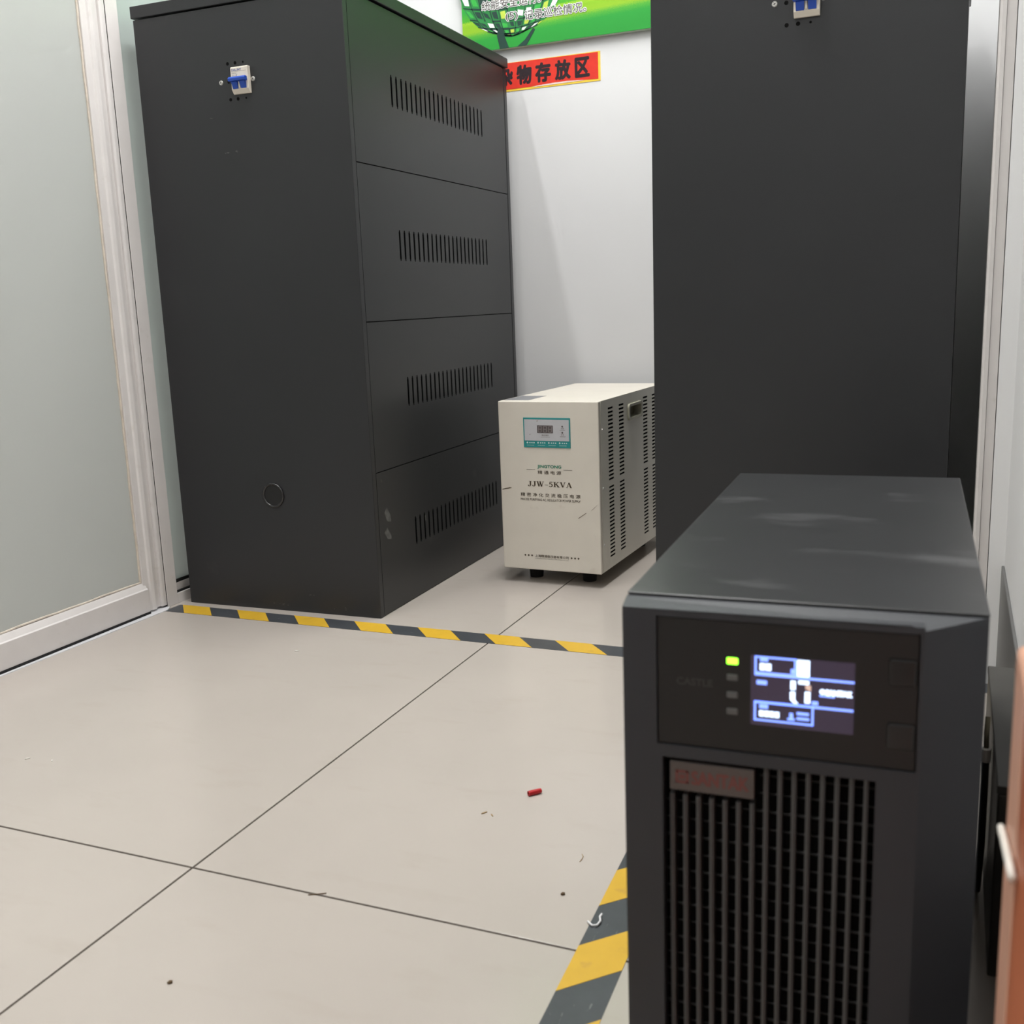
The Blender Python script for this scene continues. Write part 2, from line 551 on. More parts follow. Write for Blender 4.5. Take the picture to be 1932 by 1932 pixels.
tag(MB().box(XL - 0.1, XR + 0.1, YR - 0.1, YB + 0.1, CEIL, CEIL + 0.05).build('ceiling', M['ceiling']), kind='structure')
tag(MB().box(XR - 0.004, XR, YR, 1.612, 0.0, 0.183).build('baseboard_right', M['base_grey'], bevel=0.001), kind='structure')

# white jamb on the right wall, beside the tall cabinet
jamb = tag(MB().prism([(0.058, 1.62), (XR, 1.612), (XR, 1.70), (0.058, 1.70)], 'z', 0, CEIL).build('trim_1', M['wall']), kind='structure')
MB().prism([(0.0362, 1.634), (0.0395, 1.630), (0.0445, 1.630), (0.0445, 1.70), (0.0362, 1.70)], 'z', 0, CEIL).build('jamb_lip', M['alu'], jamb)
MB().prism([(0.0450, 1.6315), (0.0570, 1.6315), (0.0570, 1.70), (0.0450, 1.70)], 'z', 0, CEIL).build('jamb_strip', M['alu'], jamb)

# ---- left: aluminium and frosted-glass partition, sliding door with post
door = tag(MB().prism([(-1.475, 0.006), (-1.450, 0.006), (-1.450, 0.0515), (-1.4525, 0.0535), (-1.4585, 0.0645), (-1.475, 0.0645)],
                      'y', YR + 0.02, 1.553).build('door_1', M['alu'], bevel=0.0006), kind='structure')
# stile of the door: stepped profile in plan
MB().prism([(-1.475, 1.5465), (-1.4560, 1.5465), (-1.4545, 1.560), (-1.4515, 1.5625), (-1.4500, 1.5690), (-1.4500, 1.5730), (-1.4560, 1.5750),
            (-1.4560, 1.5875), (-1.4515, 1.5885), (-1.4500, 1.5930), (-1.4500, 1.6010), (-1.475, 1.6010)], 'z', 0.006, CEIL).build('door_stile', M['alu'], door, bevel=0.0005)
MB().box(-1.468, -1.462, YR + 0.02, 1.55, 0.055, CEIL).build('door_glass', M['frost'], door)
# uneven sealant beads along the glass
mb = MB()
pts = []
z = 0.066
while z < 1.6:
    pts.append((-1.4605, 1.5455 - random.uniform(0, 0.0016), z))
    z += random.uniform(0.012, 0.03)
mb.tube(pts, 0.0022, 6)
pts = []
y = 1.548
while y > 0.6:
    pts.append((-1.4605, y, 0.0655 + random.uniform(0, 0.002)))
    y -= random.uniform(0.015, 0.035)
mb.tube(pts, 0.002, 6)
mb.build('sealant_bead', M['sealant'], door)
MB().box(-1.470, -1.4480, YR + 0.02, 1.552, 0.0021, 0.0058).build('rail_gap_dark', M['rubber'], door)  # black strip standing in for the dark gap under the rail
post = tag(MB().box(-1.475, -1.4500, 1.604, 1.6345, 0.0, CEIL).build('trim_2', M['alu'], bevel=0.001), kind='structure')
MB().box(-1.474, -1.4515, 1.6012, 1.6042, 0.0, CEIL).build('post_joint', M['rubber'], post)
win = tag(MB().box(-1.474, -1.4505, 1.6345, YB, 0.0, 0.0205).build('window_1', M['alu'], bevel=0.0006), kind='structure')
MB().box(-1.474, -1.455, 1.6345, YB, 0.0205, 0.0245).build('window_gasket', M['rubber'], win)
MB().box(-1.474, -1.459, 1.6345, YB, 0.0245, 0.040).build('window_sill_rail', M['alu'], win)
MB().box(-1.474, -1.460, 1.6345, YB, 0.040, 0.046).build('window_gasket', M['rubber'], win)
MB().box(-1.470, -1.464, 1.6345, YB, 0.046, CEIL).build('window_glass', M['glass_green'], win)
tag(MB().box(XL - 0.1, XL, YR, YB, -0.06, CEIL).build('wall_left', M['wall']), kind='structure')
tr = MB().prism([(-1.498, YR), (-1.462, YR), (-1.4620, 0.6), (-1.4500, 1.00), (-1.4430, 1.20), (-1.4350, 1.585), (-1.445, 1.603), (-1.498, 1.603)], 'z', -0.001, 0.0020).build('trim_3', M['track'], bevel=0.0005)
tag(tr, kind='structure')

# ------------------------------------------------------------------ ceiling tube lamp and added fill panels
for k, (x, y, W_, L, wt, lab) in enumerate(TUBES_AND_FILLS):
    t = thing('ceiling_or_fill_lamp', lab, 'lamp', (x, y, CEIL - 0.06), 0, 'ceiling lamps')
    h = W_ / 2
    MB().box(-h - 0.015, h + 0.015, -L / 2 - 0.02, L / 2 + 0.02, 0.025, 0.06).build('housing', M['alu'], t, bevel=0.004)
    MB().prism([(-h, 0.026), (-h * 0.9, 0.008), (-h * 0.5, 0.0), (h * 0.5, 0.0), (h * 0.9, 0.008), (h, 0.026)], 'y', -L / 2, L / 2).build('diffuser', M['lamp'], t)
    ld = bpy.data.lights.new('tube_or_fill_light', 'AREA')
    ld.shape = 'RECTANGLE'
    ld.size = W_
    ld.size_y = L
    ld.energy = wt
    ld.color = (1.0, 0.992, 0.985)
    lo = bpy.data.objects.new('tube_or_fill_light', ld)
    COL.objects.link(lo)
    lo.parent = t
    lo.location = (0, 0, -0.004)

# ------------------------------------------------------------------ battery cabinets
CW, CD, CZ = 0.4432, 0.7504, 1.1403


def make_cabinet():
    t = thing('battery_cabinet', '', 'cabinet', (-0.9846, 1.6548, 0), 0.0179, 'black battery cabinets')
    b = MB()
    b.box(-CW, 0, 0, 0.0145, 0, 1.1165)                       # front with folded side returns
    b.box(-CW, 0, 0.7312, 0.7450, 0, 1.1165)
    b.box(-CW, -CW + 0.002, 0.0145, 0.7380, 0, 1.1165)        # far side
    b.box(-CW + 0.002, -0.001, 0.0145, 0.7275, 0.0, 0.004)
    b.box(-CW + 0.002, -0.002, 0.0145, 0.7275, 1.108, 1.1165)
    b.build('body', M['coat'], t, bevel=0.0012)
    MB().box(-CW + 0.004, -0.0015, 0.7454, CD, 0.002, 1.1165).build('rear_door', M['coat'], t, bevel=0.0012)
    MB().box(-CW + 0.004, -0.03, 0.016, 0.726, 0.006, 1.106).build('inner_liner', M['dark'], t)
    zs = [0.0015, 0.2775, 0.5552, 0.8332, 1.1145]
    for k in range(4):
        z0, z1 = zs[k] + 0.0009, zs[k + 1] - 0.0009
        vz0 = (0.1085, 0.388, 0.6665, 0.9457)[k]
        vz1 = vz0 + 0.057
        holes = []
        for s in range(22):
            v = 0.1640 + s * 0.02013
            w = 0.0034
            holes.append((v - w, v + w, vz0 + 0.0035, vz1 - 0.0035))
            holes.append((v - w * 0.6, v + w * 0.6, vz0, vz0 + 0.0035))
            holes.append((v - w * 0.6, v + w * 0.6, vz1 - 0.0035, vz1))
        perforated('side_panel', 'x', 0.0, (0.0152, 0.7268, z0, z1), holes, M['coat'], t, 0.0014, -1)
    MB().box(-CW - 0.003, 0.003, -0.0025, CD + 0.002, 1.1190, CZ).build('lid', M['coat'], t, bevel=0.0014)
    # cable grommet low on the front
    gr = MB().ring((-0.2205, 0.2315), 0.0195, 0.0245, 'y', 0.0, -0.0036, 32).build('cable_grommet', M['grommet'], t, smooth=True)
    MB().cyl((-0.2205, 0.2315), 0.0196, 'y', 0.0, -0.0008, 32).build('grommet_cap', M['module'], gr)
    # two-pole breaker
    bz, x0, x1 = 0.9650, -0.2310, -0.1950
    br = MB().prism([(0, bz + 0.0455), (-0.0075, bz + 0.0455), (-0.009, bz + 0.044), (-0.009, bz + 0.007), (-0.004, bz), (0, bz)], 'x', x0, x1).build(
        'circuit_breaker', M['beige_plastic'], t, bevel=0.0006)
    h = MB()
    h.prism([(-0.0110, bz + 0.0195), (-0.0185, bz + 0.0200), (-0.0195, bz + 0.0245), (-0.0165, bz + 0.0275), (-0.0110, bz + 0.0270)], 'x', x0 - 0.0002, x1 - 0.0005)
    for a in (x0 + 0.0035, x0 + 0.0205):
        h.prism([(-0.0089, bz + 0.0080), (-0.0100, bz + 0.0080), (-0.0150, bz + 0.0190), (-0.0130, bz + 0.0230), (-0.0089, bz + 0.0240)], 'x', a, a + 0.0115)
    h.build('toggle', M['blue'], br, bevel=0.0007)
    MB().box(x0 + 0.0163, x0 + 0.0193, -0.0115, -0.0089, bz + 0.009, bz + 0.021).build('toggle_rib', M['beige_plastic'], br, bevel=0.0006)
    lettering('maker_print', 'DAL.INT', x0 + 0.0025, x0 + 0.023, bz + 0.0385, bz + 0.0418, -0.0092, M['blue_ink'], br, 0.00012)
    flat('rule_print', [rect(x0 + 0.002, bz + 0.0372, x1 - 0.003, bz + 0.0376)], -0.0092, M['grey_ink'], br)
    lettering('rating_print', 'DZ47-63', x0 + 0.0025, x0 + 0.0125, bz + 0.0335, bz + 0.0355, -0.0092, M['grey_ink'], br)
    lettering('rating_print', 'C63', x0 + 0.0025, x0 + 0.0075, bz + 0.0297, bz + 0.0315, -0.0092, M['grey_ink'], br)
    flat('diagram_print', [stroke((x0 + 0.0115, bz + 0.0293), (x0 + 0.0115, bz + 0.0320), 0.0006), stroke((x0 + 0.0115, bz + 0.0293), (x0 + 0.014, bz + 0.0325), 0.0006)], -0.0092, M['grey_ink'], br)
    for hx, hz in ((-0.2420, 1.0190), (-0.2258, 1.0190), (-0.2090, 1.0190), (-0.2424, 0.9883), (-0.2416, 0.9580), (-0.2255, 0.9580), (-0.2080, 0.9580)):
        r = 0.0030 if hx < -0.215 else 0.0018
        MB().cyl((hx, hz), r, 'y', 0.0005, -0.00025, 14).build('screw_hole', M['dark'], t)
    for hx in (-0.2590, -0.1905):
        sc = MB().cyl((hx, 0.9885), 0.0042, 'y', 0.0, -0.0016, 16, 0.0034).build('screw', M['zinc'], t)
        flat('slot_mark', [stroke((hx - 0.0022, 0.9873), (hx + 0.0022, 0.9897), 0.0007), stroke((hx - 0.0012, 0.9907), (hx + 0.0012, 0.9863), 0.0007)], -0.0018, M['dark'], sc)
    return t


cab = make_cabinet()
tag(cab, 'black metal battery cabinet showing its slotted side, standing beside the glass partition', 'cabinet', 'black battery cabinets')
cab2 = copy_tree(cab)
cab2.location = (-0.0026, 1.6492, 0)
cab2.rotation_euler = (0, 0, 0)
tag(cab2, 'black metal battery cabinet seen straight on, standing behind the tower power supply with lit screen', 'cabinet', 'black battery cabinets')
# chipped paint on the left cabinet only
chip = M['chip'] = mat('worn_grey_chip', (0.11, 0.11, 0.105, 1), 0.6, 0.2, noise=0.25, nscale=90)
mb = MB()
for pts in ([(0.036, 0.198), (0.047, 0.207), (0.060, 0.190), (0.062, 0.176), (0.046, 0.180)],
            [(0.032, 0.160), (0.045, 0.168), (0.058, 0.150), (0.060, 0.142), (0.044, 0.146)],
            [(0.030, 0.262), (0.034, 0.265), (0.036, 0.258), (0.031, 0.257)],
            [(0.205, 0.160), (0.210, 0.160), (0.211, 0.148), (0.206, 0.148)]):
    mb.poly([(0.0003, a, b) for a, b in pts])
mb.build('paint_chip', chip, cab)['kind'] = 'stuff'
mb = MB()
for cx_, cz_, w_, h_, n_ in ((-0.262, 0.868, 0.012, 0.002, 3), (-0.240, 0.869, 0.006, 0.002, 2), (-0.155, 0.036, 0.016, 0.003, 3), (-0.23, 0.012, 0.05, 0.006, 5), (-0.09, 0.013, 0.03, 0.005, 4), (-0.29, 0.93, 0.004, 0.002, 1)):
    for q in range(n_):
        ax, az = cx_ + random.uniform(-w_, w_) / 2, cz_ + random.uniform(-h_, h_) / 2
        mb.poly([(a, -0.0003, b) for a, b in stroke((ax, az), (ax + random.uniform(0.002, 0.006), az + random.uniform(-0.0015, 0.0015)), random.uniform(0.0006, 0.0014))])
mb.build('scratch', chip, cab)['kind'] = 'stuff'

# ------------------------------------------------------------------ cream voltage regulator
JW, JD, JB, JT = 0.2203, 0.436, 0.030, 0.3825
jj = thing('voltage_regulator', 'cream metal voltage regulator box with slotted side and teal display panel', 'power supply', (-0.8640, 1.9708, 0), -0.0395)
fp = MB().box(0, JW, 0.0, 0.012, JB, JT).build('front_panel', M['jj_front'], jj, bevel=0.0022, seg=3)
rows = []
for base in (0.2155, 0.0535):
    for k in range(19):
        rows.append((base + k * 0.00808, base + k * 0.00808 + 0.0042))
holes = []
for c0, c1 in ((0.0548, 0.0858), (0.1212, 0.1535), (0.2833, 0.3160), (0.3480, 0.3800)):
    for z0, z1 in rows:
        holes.append((c0, c1, z0, z1))
HV0, HV1, HZ0, HZ1 = 0.184, 0.262, 0.330, 0.354
holes.append((HV0, HV1, HZ0, HZ1))
perforated('side_panel', 'x', JW, (0.0128, JD, JB + 0.001, JT - 0.0005), holes, M['jj_side'], jj, 0.0012, -1)
b = MB()
b.box(0, 0.0015, 0.0128, JD, JB + 0.001, JT - 0.0005)
b.box(0.0015, JW - 0.0012, JD - 0.0015, JD, JB + 0.001, JT - 0.0005)
b.box(0.0015, JW - 0.0012, 0.0128, JD - 0.0015, JB + 0.001, JB + 0.003)
b.build('shell', M['jj_side'], jj)
MB().box(0.0, JW, 0.0128, JD, JT - 0.0012, JT).build('top_panel', M['jj_front'], jj, bevel=0.0008)
MB().box(0.004, JW - 0.014, 0.02, JD - 0.01, JB + 0.006, JT - 0.006).build('inner_core', M['dark'], jj)
# moulded carrying handle
hd = MB()
rim = []
n = 20
def rrect(cx, cz, hw, hh, r, n=5):
    out = []
    for (sx, sz, a0) in ((1, 1, 0), (-1, 1, 90), (-1, -1, 180), (1, -1, 270)):
        for k in range(n + 1):
            a = math.radians(a0 + 90 * k / n)
            out.append((cx + sx * (hw - r) + r * math.cos(a), cz + sz * (hh - r) + r * math.sin(a)))
    return out
hc, hz = (0.176 + 0.270) / 2, 0.342
loops = [[(JW + 0.0002, p[0], p[1]) for p in rrect(hc, hz, 0.0475, 0.0180, 0.009)],
         [(JW + 0.0040, p[0], p[1]) for p in rrect(hc, hz, 0.0460, 0.0170, 0.009)],
         [(JW + 0.0035, p[0], p[1]) for p in rrect(hc, hz, 0.0385, 0.0118, 0.006)],
         [(JW - 0.0130, p[0], p[1]) for p in rrect(hc, hz, 0.0370, 0.0108, 0.006)]]
for L in loops:
    hd.v += L
nn = len(loops[0])
for a in range(3):
    for k in range(nn):
        k2 = (k + 1) % nn
        hd.f.append((a * nn + k, a * nn + k2, (a + 1) * nn + k2, (a + 1) * nn + k))
hd.f.append(tuple(3 * nn + k for k in range(nn)))
hd.build('carry_handle', mat('khaki_plastic', (0.36, 0.35, 0.27, 1), 0.45, 0.4, noise=0.05, nscale=30), jj, smooth=False)
for fx in (0.05, 0.172):
    for fy in (0.058, 0.39):
        MB().cyl((fx, fy), 0.014, 'z', 0.0, JB + 0.001, 20, 0.017).build('foot', M['rubber'], jj)
for z in (0.3245, 0.2060, 0.0880):
    MB().cyl((0.0190, z), 0.0026, 'x', JW, JW + 0.0014, 12, 0.0020).build('screw', M['zinc'], jj)
# front control panel
cpn = MB().box(0.0566, 0.1598, -0.0012, 0.0, 0.2885, 0.3495).build('control_panel', M['teal'], jj, bevel=0.0004)
MB().box(0.0592, 0.1572, -0.0016, -0.0010, 0.3026, 0.3458).build('pale_film', M['panel_grey'], cpn)
MB().box(0.0877, 0.1224, -0.0019, -0.0014, 0.3184, 0.3342).build('display_window', M['disp'], cpn)
segs = []
for k in range(3):
    x, z, w, h_, s = 0.0905 + k * 0.0112, 0.3202, 0.0062, 0.0122, 0.0011
    for a, c in (((x, z), (x + w, z)), ((x, z + h_ / 2), (x + w, z + h_ / 2)), ((x + 0.0006, z + h_), (x + w + 0.0006, z + h_)),
                 ((x, z), (x + 0.0003, z + h_ / 2)), ((x + w, z), (x + w + 0.0003, z + h_ / 2)),
                 ((x + 0.0003, z + h_ / 2), (x + 0.0006, z + h_)), ((x + w + 0.0003, z + h_ / 2), (x + w + 0.0006, z + h_))):
        segs.append(stroke(a, c, s))
flat('unlit_digits', segs, -0.0020, M['seg'], cpn)
for z in (0.3325, 0.3199):
    MB().cyl((0.1430, z), 0.0017, 'y', -0.0016, -0.0026, 12).build('indicator_lamp', M['disp'], cpn)
lettering('print', '输出电压', 0.0975, 0.1130, 0.3125, 0.3158, -0.0018, M['ink'], cpn)
lettering('print', 'OUTPUT VOLTAGE', 0.0950, 0.1150, 0.3093, 0.3108, -0.0018, M['grey_ink'], cpn)
flat('print', [rect(0.1402, 0.3275, 0.1420, 0.3290), rect(0.1440, 0.3275, 0.1458, 0.3290), rect(0.1370, 0.3245, 0.1492, 0.3252),
               rect(0.1402, 0.3148, 0.1420, 0.3163), rect(0.1440, 0.3148, 0.1458, 0.3163), rect(0.1370, 0.3115, 0.1500, 0.3122)], -0.0018, M['grey_ink'], cpn)
pl = []
for k in range(4):
    x = 0.0650 + k * 0.0238
    pl.append([(x - 0.002, 0.2985), (x, 0.2962), (x + 0.002, 0.2985), (x, 0.3008)])
    for q in range(3):
        pl.append(rect(x + 0.0045 + q * 0.0045, 0.2972, x + 0.0070 + q * 0.0045, 0.2995))
    pl.append(rect(x - 0.001, 0.2930, x + 0.0150, 0.2936))
flat('print', pl, -0.0014, M['white_ink'], cpn)
flat('mark', [stroke((0.0870, 0.3425), (0.0900, 0.3432), 0.0012), stroke((0.0695, 0.3150), (0.0735, 0.3160), 0.0006)], -0.0018, M['scuff'], cpn)
# front lettering
PY = -0.0003
lettering('maker_name', 'JINGTONG', 0.0853, 0.1374, 0.2448, 0.2524, PY, M['green_ink'], fp, 0.0004)
flat_each('rule', [rect(0.0603, 0.2422, 0.0798, 0.2429), rect(0.1424, 0.2432, 0.1615, 0.2439)], PY, M['ink'], fp)
lettering('maker_name', '精 通 电 源', 0.0854, 0.1372, 0.2335, 0.2410, PY, M['ink'], fp, 0.0001)
# serif model number drawn stroke by stroke
def arc(cx, cz, rx, rz, a0, a1, w0, w1, n=10):
    out = []
    for k in range(n):
        t0, t1 = k / n, (k + 1) / n
        A0, A1 = math.radians(a0 + (a1 - a0) * t0), math.radians(a0 + (a1 - a0) * t1)
        q0, q1 = w0 + (w1 - w0) * math.sin(math.pi * t0), w0 + (w1 - w0) * math.sin(math.pi * t1)
        out.append([(cx + (rx - q0 / 2) * math.cos(A0), cz + (rz - q0 / 2) * math.sin(A0)), (cx + (rx + q0 / 2) * math.cos(A0), cz + (rz + q0 / 2) * math.sin(A0)),
                    (cx + (rx + q1 / 2) * math.cos(A1), cz + (rz + q1 / 2) * math.sin(A1)), (cx + (rx - q1 / 2) * math.cos(A1), cz + (rz - q1 / 2) * math.sin(A1))])
    return out
TK, TN, SF = 0.20, 0.085, 0.06
GL = {
    'J': (0.62, [rect(0.16, 1 - SF, 0.6, 1), rect(0.30, 0.2, 0.30 + TK, 1)] + arc(0.235, 0.2, 0.16, 0.17, 0, -180, TN * 1.6, 0.10) + [circle(0.10, 0.19, 0.085)]),
    'W': (1.10, [stroke((0.14, 1), (0.36, 0.02), TK), stroke((0.36, 0.02), (0.58, 0.98), TN), stroke((0.50, 1), (0.74, 0.02), TK), stroke((0.74, 0.02), (0.98, 1), TN),
                 rect(0, 1 - SF, 0.30, 1), rect(0.40, 1 - SF, 0.68, 1), rect(0.86, 1 - SF, 1.1, 1)]),
    '-': (0.62, [rect(0.06, 0.32, 0.56, 0.40)]),
    '5': (0.62, [rect(0.14, 0.88, 0.54, 1.0), stroke((0.16, 0.98), (0.12, 0.55), TN)] + arc(0.26, 0.34, 0.24, 0.30, 140, -150, TN, 0.15, 14) + [circle(0.09, 0.14, 0.07)]),
    'K': (0.92, [rect(0.12, 0, 0.12 + TK, 1), stroke((0.72, 0.98), (0.28, 0.48), TN), stroke((0.42, 0.60), (0.78, 0.02), TK), rect(0, 0, 0.40, SF), rect(0, 1 - SF, 0.40, 1), rect(0.54, 1 - SF, 0.86, 1), rect(0.58, 0, 0.92, SF)]),
    'V': (0.86, [stroke((0.15, 1), (0.44, 0.02), TK), stroke((0.44, 0.02), (0.72, 1), TN), rect(0, 1 - SF, 0.32, 1), rect(0.58, 1 - SF, 0.86, 1)]),
    'A': (0.86, [stroke((0.14, 0), (0.42, 0.98), TN), stroke((0.42, 0.98), (0.70, 0), TK), rect(0.22, 0.30, 0.60, 0.36), rect(0, 0, 0.28, SF), rect(0.54, 0, 0.86, SF)]),
}
adv = sum(GL[c][0] + 0.03 for c in 'JJW-5KVA') - 0.03
sx, szz = (0.1603 - 0.0620) / adv, 0.0108
pen, pl = 0.0, []
for c in 'JJW-5KVA':
    for p in GL[c][1]:
        pl.append([(0.0620 + (pen + a) * sx, 0.2075 + z * szz) for a, z in p])
    pen += GL[c][0] + 0.03
flat('model_number', pl, PY, M['ink'], fp)
lettering('product_name', '精 密 净 化 交 流 稳 压 电 源', 0.0454, 0.1780, 0.1860, 0.1938, PY, M['ink'], fp, 0.0001)
lettering('product_name', 'PRECISE PURIFYING AC. REGULATOR POWER SUPPLY', 0.0450, 0.1778, 0.1775, 0.1822, PY, M['ink'], fp, 0.0001)
lettering('company_name', '上海精通稳压器有限公司', 0.0734, 0.1486, 0.0576, 0.0632, PY, M['ink'], fp, 0.0001)
lettering('company_name', 'SHANGHAI JINGTONG ELE. APPLIANCE CO.,LTD', 0.0732, 0.1484, 0.0535, 0.0558, PY, M['ink'], fp)
flat_each('diamond_mark', [[(x - 0.0024, 0.0605), (x, 0.0581), (x + 0.0024, 0.0605), (x, 0.0629)] for x in (0.0511, 0.0587, 0.0663, 0.1553, 0.1630, 0.1706)], PY, M['ink'], fp)
flat_each('scuff_mark', [[(0.0032, 0.1978), (0.012, 0.1990), (0.026, 0.2027), (0.021, 0.2034), (0.010, 0.2012)], stroke((0.0035, 0.1985), (0.018, 0.2010), 0.0016),
                    [(0.2165, 0.1765), (0.2060, 0.1675), (0.1990, 0.1610), (0.2050, 0.1655)], stroke((0.1900, 0.1570), (0.1724, 0.1449), 0.0012)], PY, M['scuff'], fp)
# sticker and pencil mark on top
MB().box(0.004, 0.060, 0.022, 0.116, JT, JT + 0.0003).build('sticker', mat('silver_sticker', (0.22, 0.22, 0.235, 1), 0.35, 0.5, noise=0.08, nscale=60), jj)
mb = MB()
for a, c in (((0.052, 0.235), (0.060, 0.262)), ((0.047, 0.262), (0.058, 0.252)), ((0.050, 0.268), (0.062, 0.270))):
    mb.poly([(p[0], p[1], JT + 0.0003) for p in stroke(a, c, 0.0018)])
mb.build('chalk_mark', M['p_white'], jj)['kind'] = 'stuff'

# ------------------------------------------------------------------ back wall: poster and red sign
PB = 1.1745
ps = thing('wall_poster', 'green meadow poster board with grey Chinese duty text, hung on the back wall', 'poster', (-1.131, YB, PB))
MB().box(0.0, 0.82, -0.013, 0.0, 0.0, 0.60).build('board', M['p_edge'], ps)
MB().box(0.0008, 0.8192, -0.0142, -0.013, 0.0012, 0.5990).build('print_sheet', M['meadow'], ps)
PX = 1.131
def P2(l):
    return [(x + PX, z - PB) for x, z in l]
# tree crown as an openwork bowl on two trunks
def bowl(s, t):
    """s -1..1 across, t 0 (rim) .. 1 (bottom)"""
    th = t * math.pi / 2
    return (-1.000 + 0.142 * s * math.cos(th) ** 0.7 if t < 1 else -1.000, 1.345 - 0.145 * math.sin(th) + 0.018 * (1 - t) * (s * s - 0.4) + 0.010 * s * s * t)
rows_t = [0.0, 0.18, 0.36, 0.52, 0.66, 0.79, 0.90, 0.985]
cols_s = [-1 + 2 * k / 11 for k in range(12)]
back = [bowl(s, t) for s, t in [(-1, t) for t in rows_t] + [(1, t) for t in reversed(rows_t)]]
flat('crown_base', [P2(back)], -0.0144, M['p_mid'], ps)  # mid-green base fill of the printed crown
cells = {'p_white': [], 'p_lime': [], 'p_green': [], 'p_dark': []}
rr = random.Random(3)
for i in range(11):
    for j in range(7):
        s0, s1, t0, t1 = cols_s[i], cols_s[i + 1], rows_t[j], rows_t[j + 1]
        ds, dt = (s1 - s0) * 0.17, (t1 - t0) * 0.2
        q = [bowl(s0 + ds, t0 + dt), bowl(s1 - ds * rr.uniform(0.4, 2.2), t0 + dt * rr.uniform(0.6, 1.8)), bowl(s1 - ds, t1 - dt), bowl(s0 + ds * rr.uniform(0.4, 2.2), t1 - dt * rr.uniform(0.6, 2))]
        u = rr.random()
        if j < 3:
            key = 'p_white' if u < 0.5 else 'p_green' if u < 0.75 else 'p_lime' if u < 0.85 else 'p_dark'
            if i in (2, 3) and j in (1, 2):
                key = 'p_dark'
        else:
            key = 'p_lime' if u < 0.30 else 'p_white' if u < 0.42 else 'p_green' if u < 0.66 else 'p_dark' if u < 0.8 else None
        if key:
            cells[key].append(P2(q))
for k_, v_ in cells.items():
    flat_each('crown_leaf_patch', v_, -0.0146, M[k_], ps)
ribs = []
for j in range(1, 7):
    for i in range(11):
        if rr.random() < 0.85:
            ribs.append(P2(stroke(bowl(cols_s[i], rows_t[j]), bowl(cols_s[i + 1], rows_t[j]), 0.0022 + 0.0016 * (i in (1, 2, 3, 4)))))
for i in range(1, 11):
    for j in range(7):
        if rr.random() < 0.8:
            ribs.append(P2(stroke(bowl(cols_s[i], rows_t[j]), bowl(cols_s[i], rows_t[j + 1]), 0.0017 + 0.0012 * (i in (2, 3, 5)))))
flat('crown_rib', ribs, -0.0148, M['p_dark'], ps)
trunks = [[(-1.0402, 1.2060), (-1.0339, 1.1757), (-1.0100, 1.1757), (-1.0199, 1.2008), (-1.0250, 1.2223), (-1.0370, 1.2223)],
          [(-0.9890, 1.1757), (-0.9652, 1.1757), (-0.9421, 1.2085), (-0.9478, 1.2121), (-0.9687, 1.1886)]]
flat_each('tree_trunk', [P2(t) for t in trunks], -0.0149, M['p_dark'], ps)
for body, x0, x1, z0, z1 in (('统能安全运行。', -1.0770, -0.9260, 1.2650, 1.2860), ('(5)', -1.0160, -0.9850, 1.2340, 1.2535), ('记录巡检情况。', -0.9680, -0.8150, 1.2310, 1.2520)):
    lettering('text_halo', body, x0 + PX, x1 + PX, z0 - PB, z1 - PB, -0.0151, M['p_white'], ps, 0.0016)
    lettering('text_line', body, x0 + PX, x1 + PX, z0 - PB, z1 - PB, -0.0153, M['p_grey'], ps, 0.00025)

rs = thing('wall_sign', 'red paper sign with yellow border and black Chinese characters, under the green poster', 'sign', (-1.045, YB, 1.080))
rx = 1.045
def R2(l):
    return [(x + rx, z - 1.080) for x, z in l]
MB().box(0.0, 0.2570, -0.0008, 0, 0.0, 0.0650).build('border', M['yellow_paper'], rs)
mb = MB()
mb.prism([(0.0, 0.0045), (0.0830, 0.0050), (0.1000, 0.0062), (0.1400, 0.0078), (0.1750, 0.0082), (0.2120, 0.0060), (0.2515, 0.0042), (0.2515, 0.0632), (0.0, 0.0645)], 'y', -0.0012, -0.0008)
mb.build('red_sheet', M['red_paper'], rs)
flat('torn_edge', [[(0.085, 0.0035), (0.150, 0.0040), (0.2200, 0.0047), (0.2120, 0.0058), (0.1750, 0.0080), (0.1400, 0.0076), (0.1000, 0.0060)]], -0.0013, M['torn_paper'], rs)
for ch, x0, x1 in (('杂', -1.0440, -1.0100), ('物', -0.9970, -0.9615), ('存', -0.9490, -0.9125), ('放', -0.8990, -0.8630), ('区', -0.8490, -0.8160)):
    lettering('character', ch, x0 + rx, x1 + rx, 0.0138, 0.0545, -0.0014, M['black_ink'], rs, 0.0021)

# ------------------------------------------------------------------ hazard tapes on the floor
def hazard_tape(label, loc, rz, L, phase, slant):
    W = 0.047
    t = thing('hazard_tape', label, 'floor tape', loc, rz, 'hazard tapes on the floor')
    MB().box(0, L, 0, W, 0.0, 0.0004).build('tape_base', M['tape_black'], t)
    k = -20
    while True:
        a = phase + 0.1350 * k
        k += 1
        if a > L:
            break
        # band between x=a and a+.0675 on the low edge, shifted by slant on the high edge
        poly = [(a, 0), (a + 0.0675, 0), (a + 0.0675 + slant, W), (a + slant, W)]
        # clip to 0..L
        def clip(p, x, sgn):
            out = []
            for i in range(len(p)):
                A, B = p[i], p[(i + 1) % len(p)]
                ia, ib = (A[0] - x) * sgn >= 0, (B[0] - x) * sgn >= 0
                if ia:
                    out.append(A)
                if ia != ib:
                    f = (x - A[0]) / (B[0] - A[0])
                    out.append((x, A[1] + f * (B[1] - A[1])))
            return out
        poly = clip(poly, 0, 1)
        if len(poly) > 2:
            poly = clip(poly, L, -1)
        if len(poly) > 2:
            MB().prism(poly, 'z', 0.0004, 0.0007).build('yellow_stripe', M['yellow'], t)
    return t


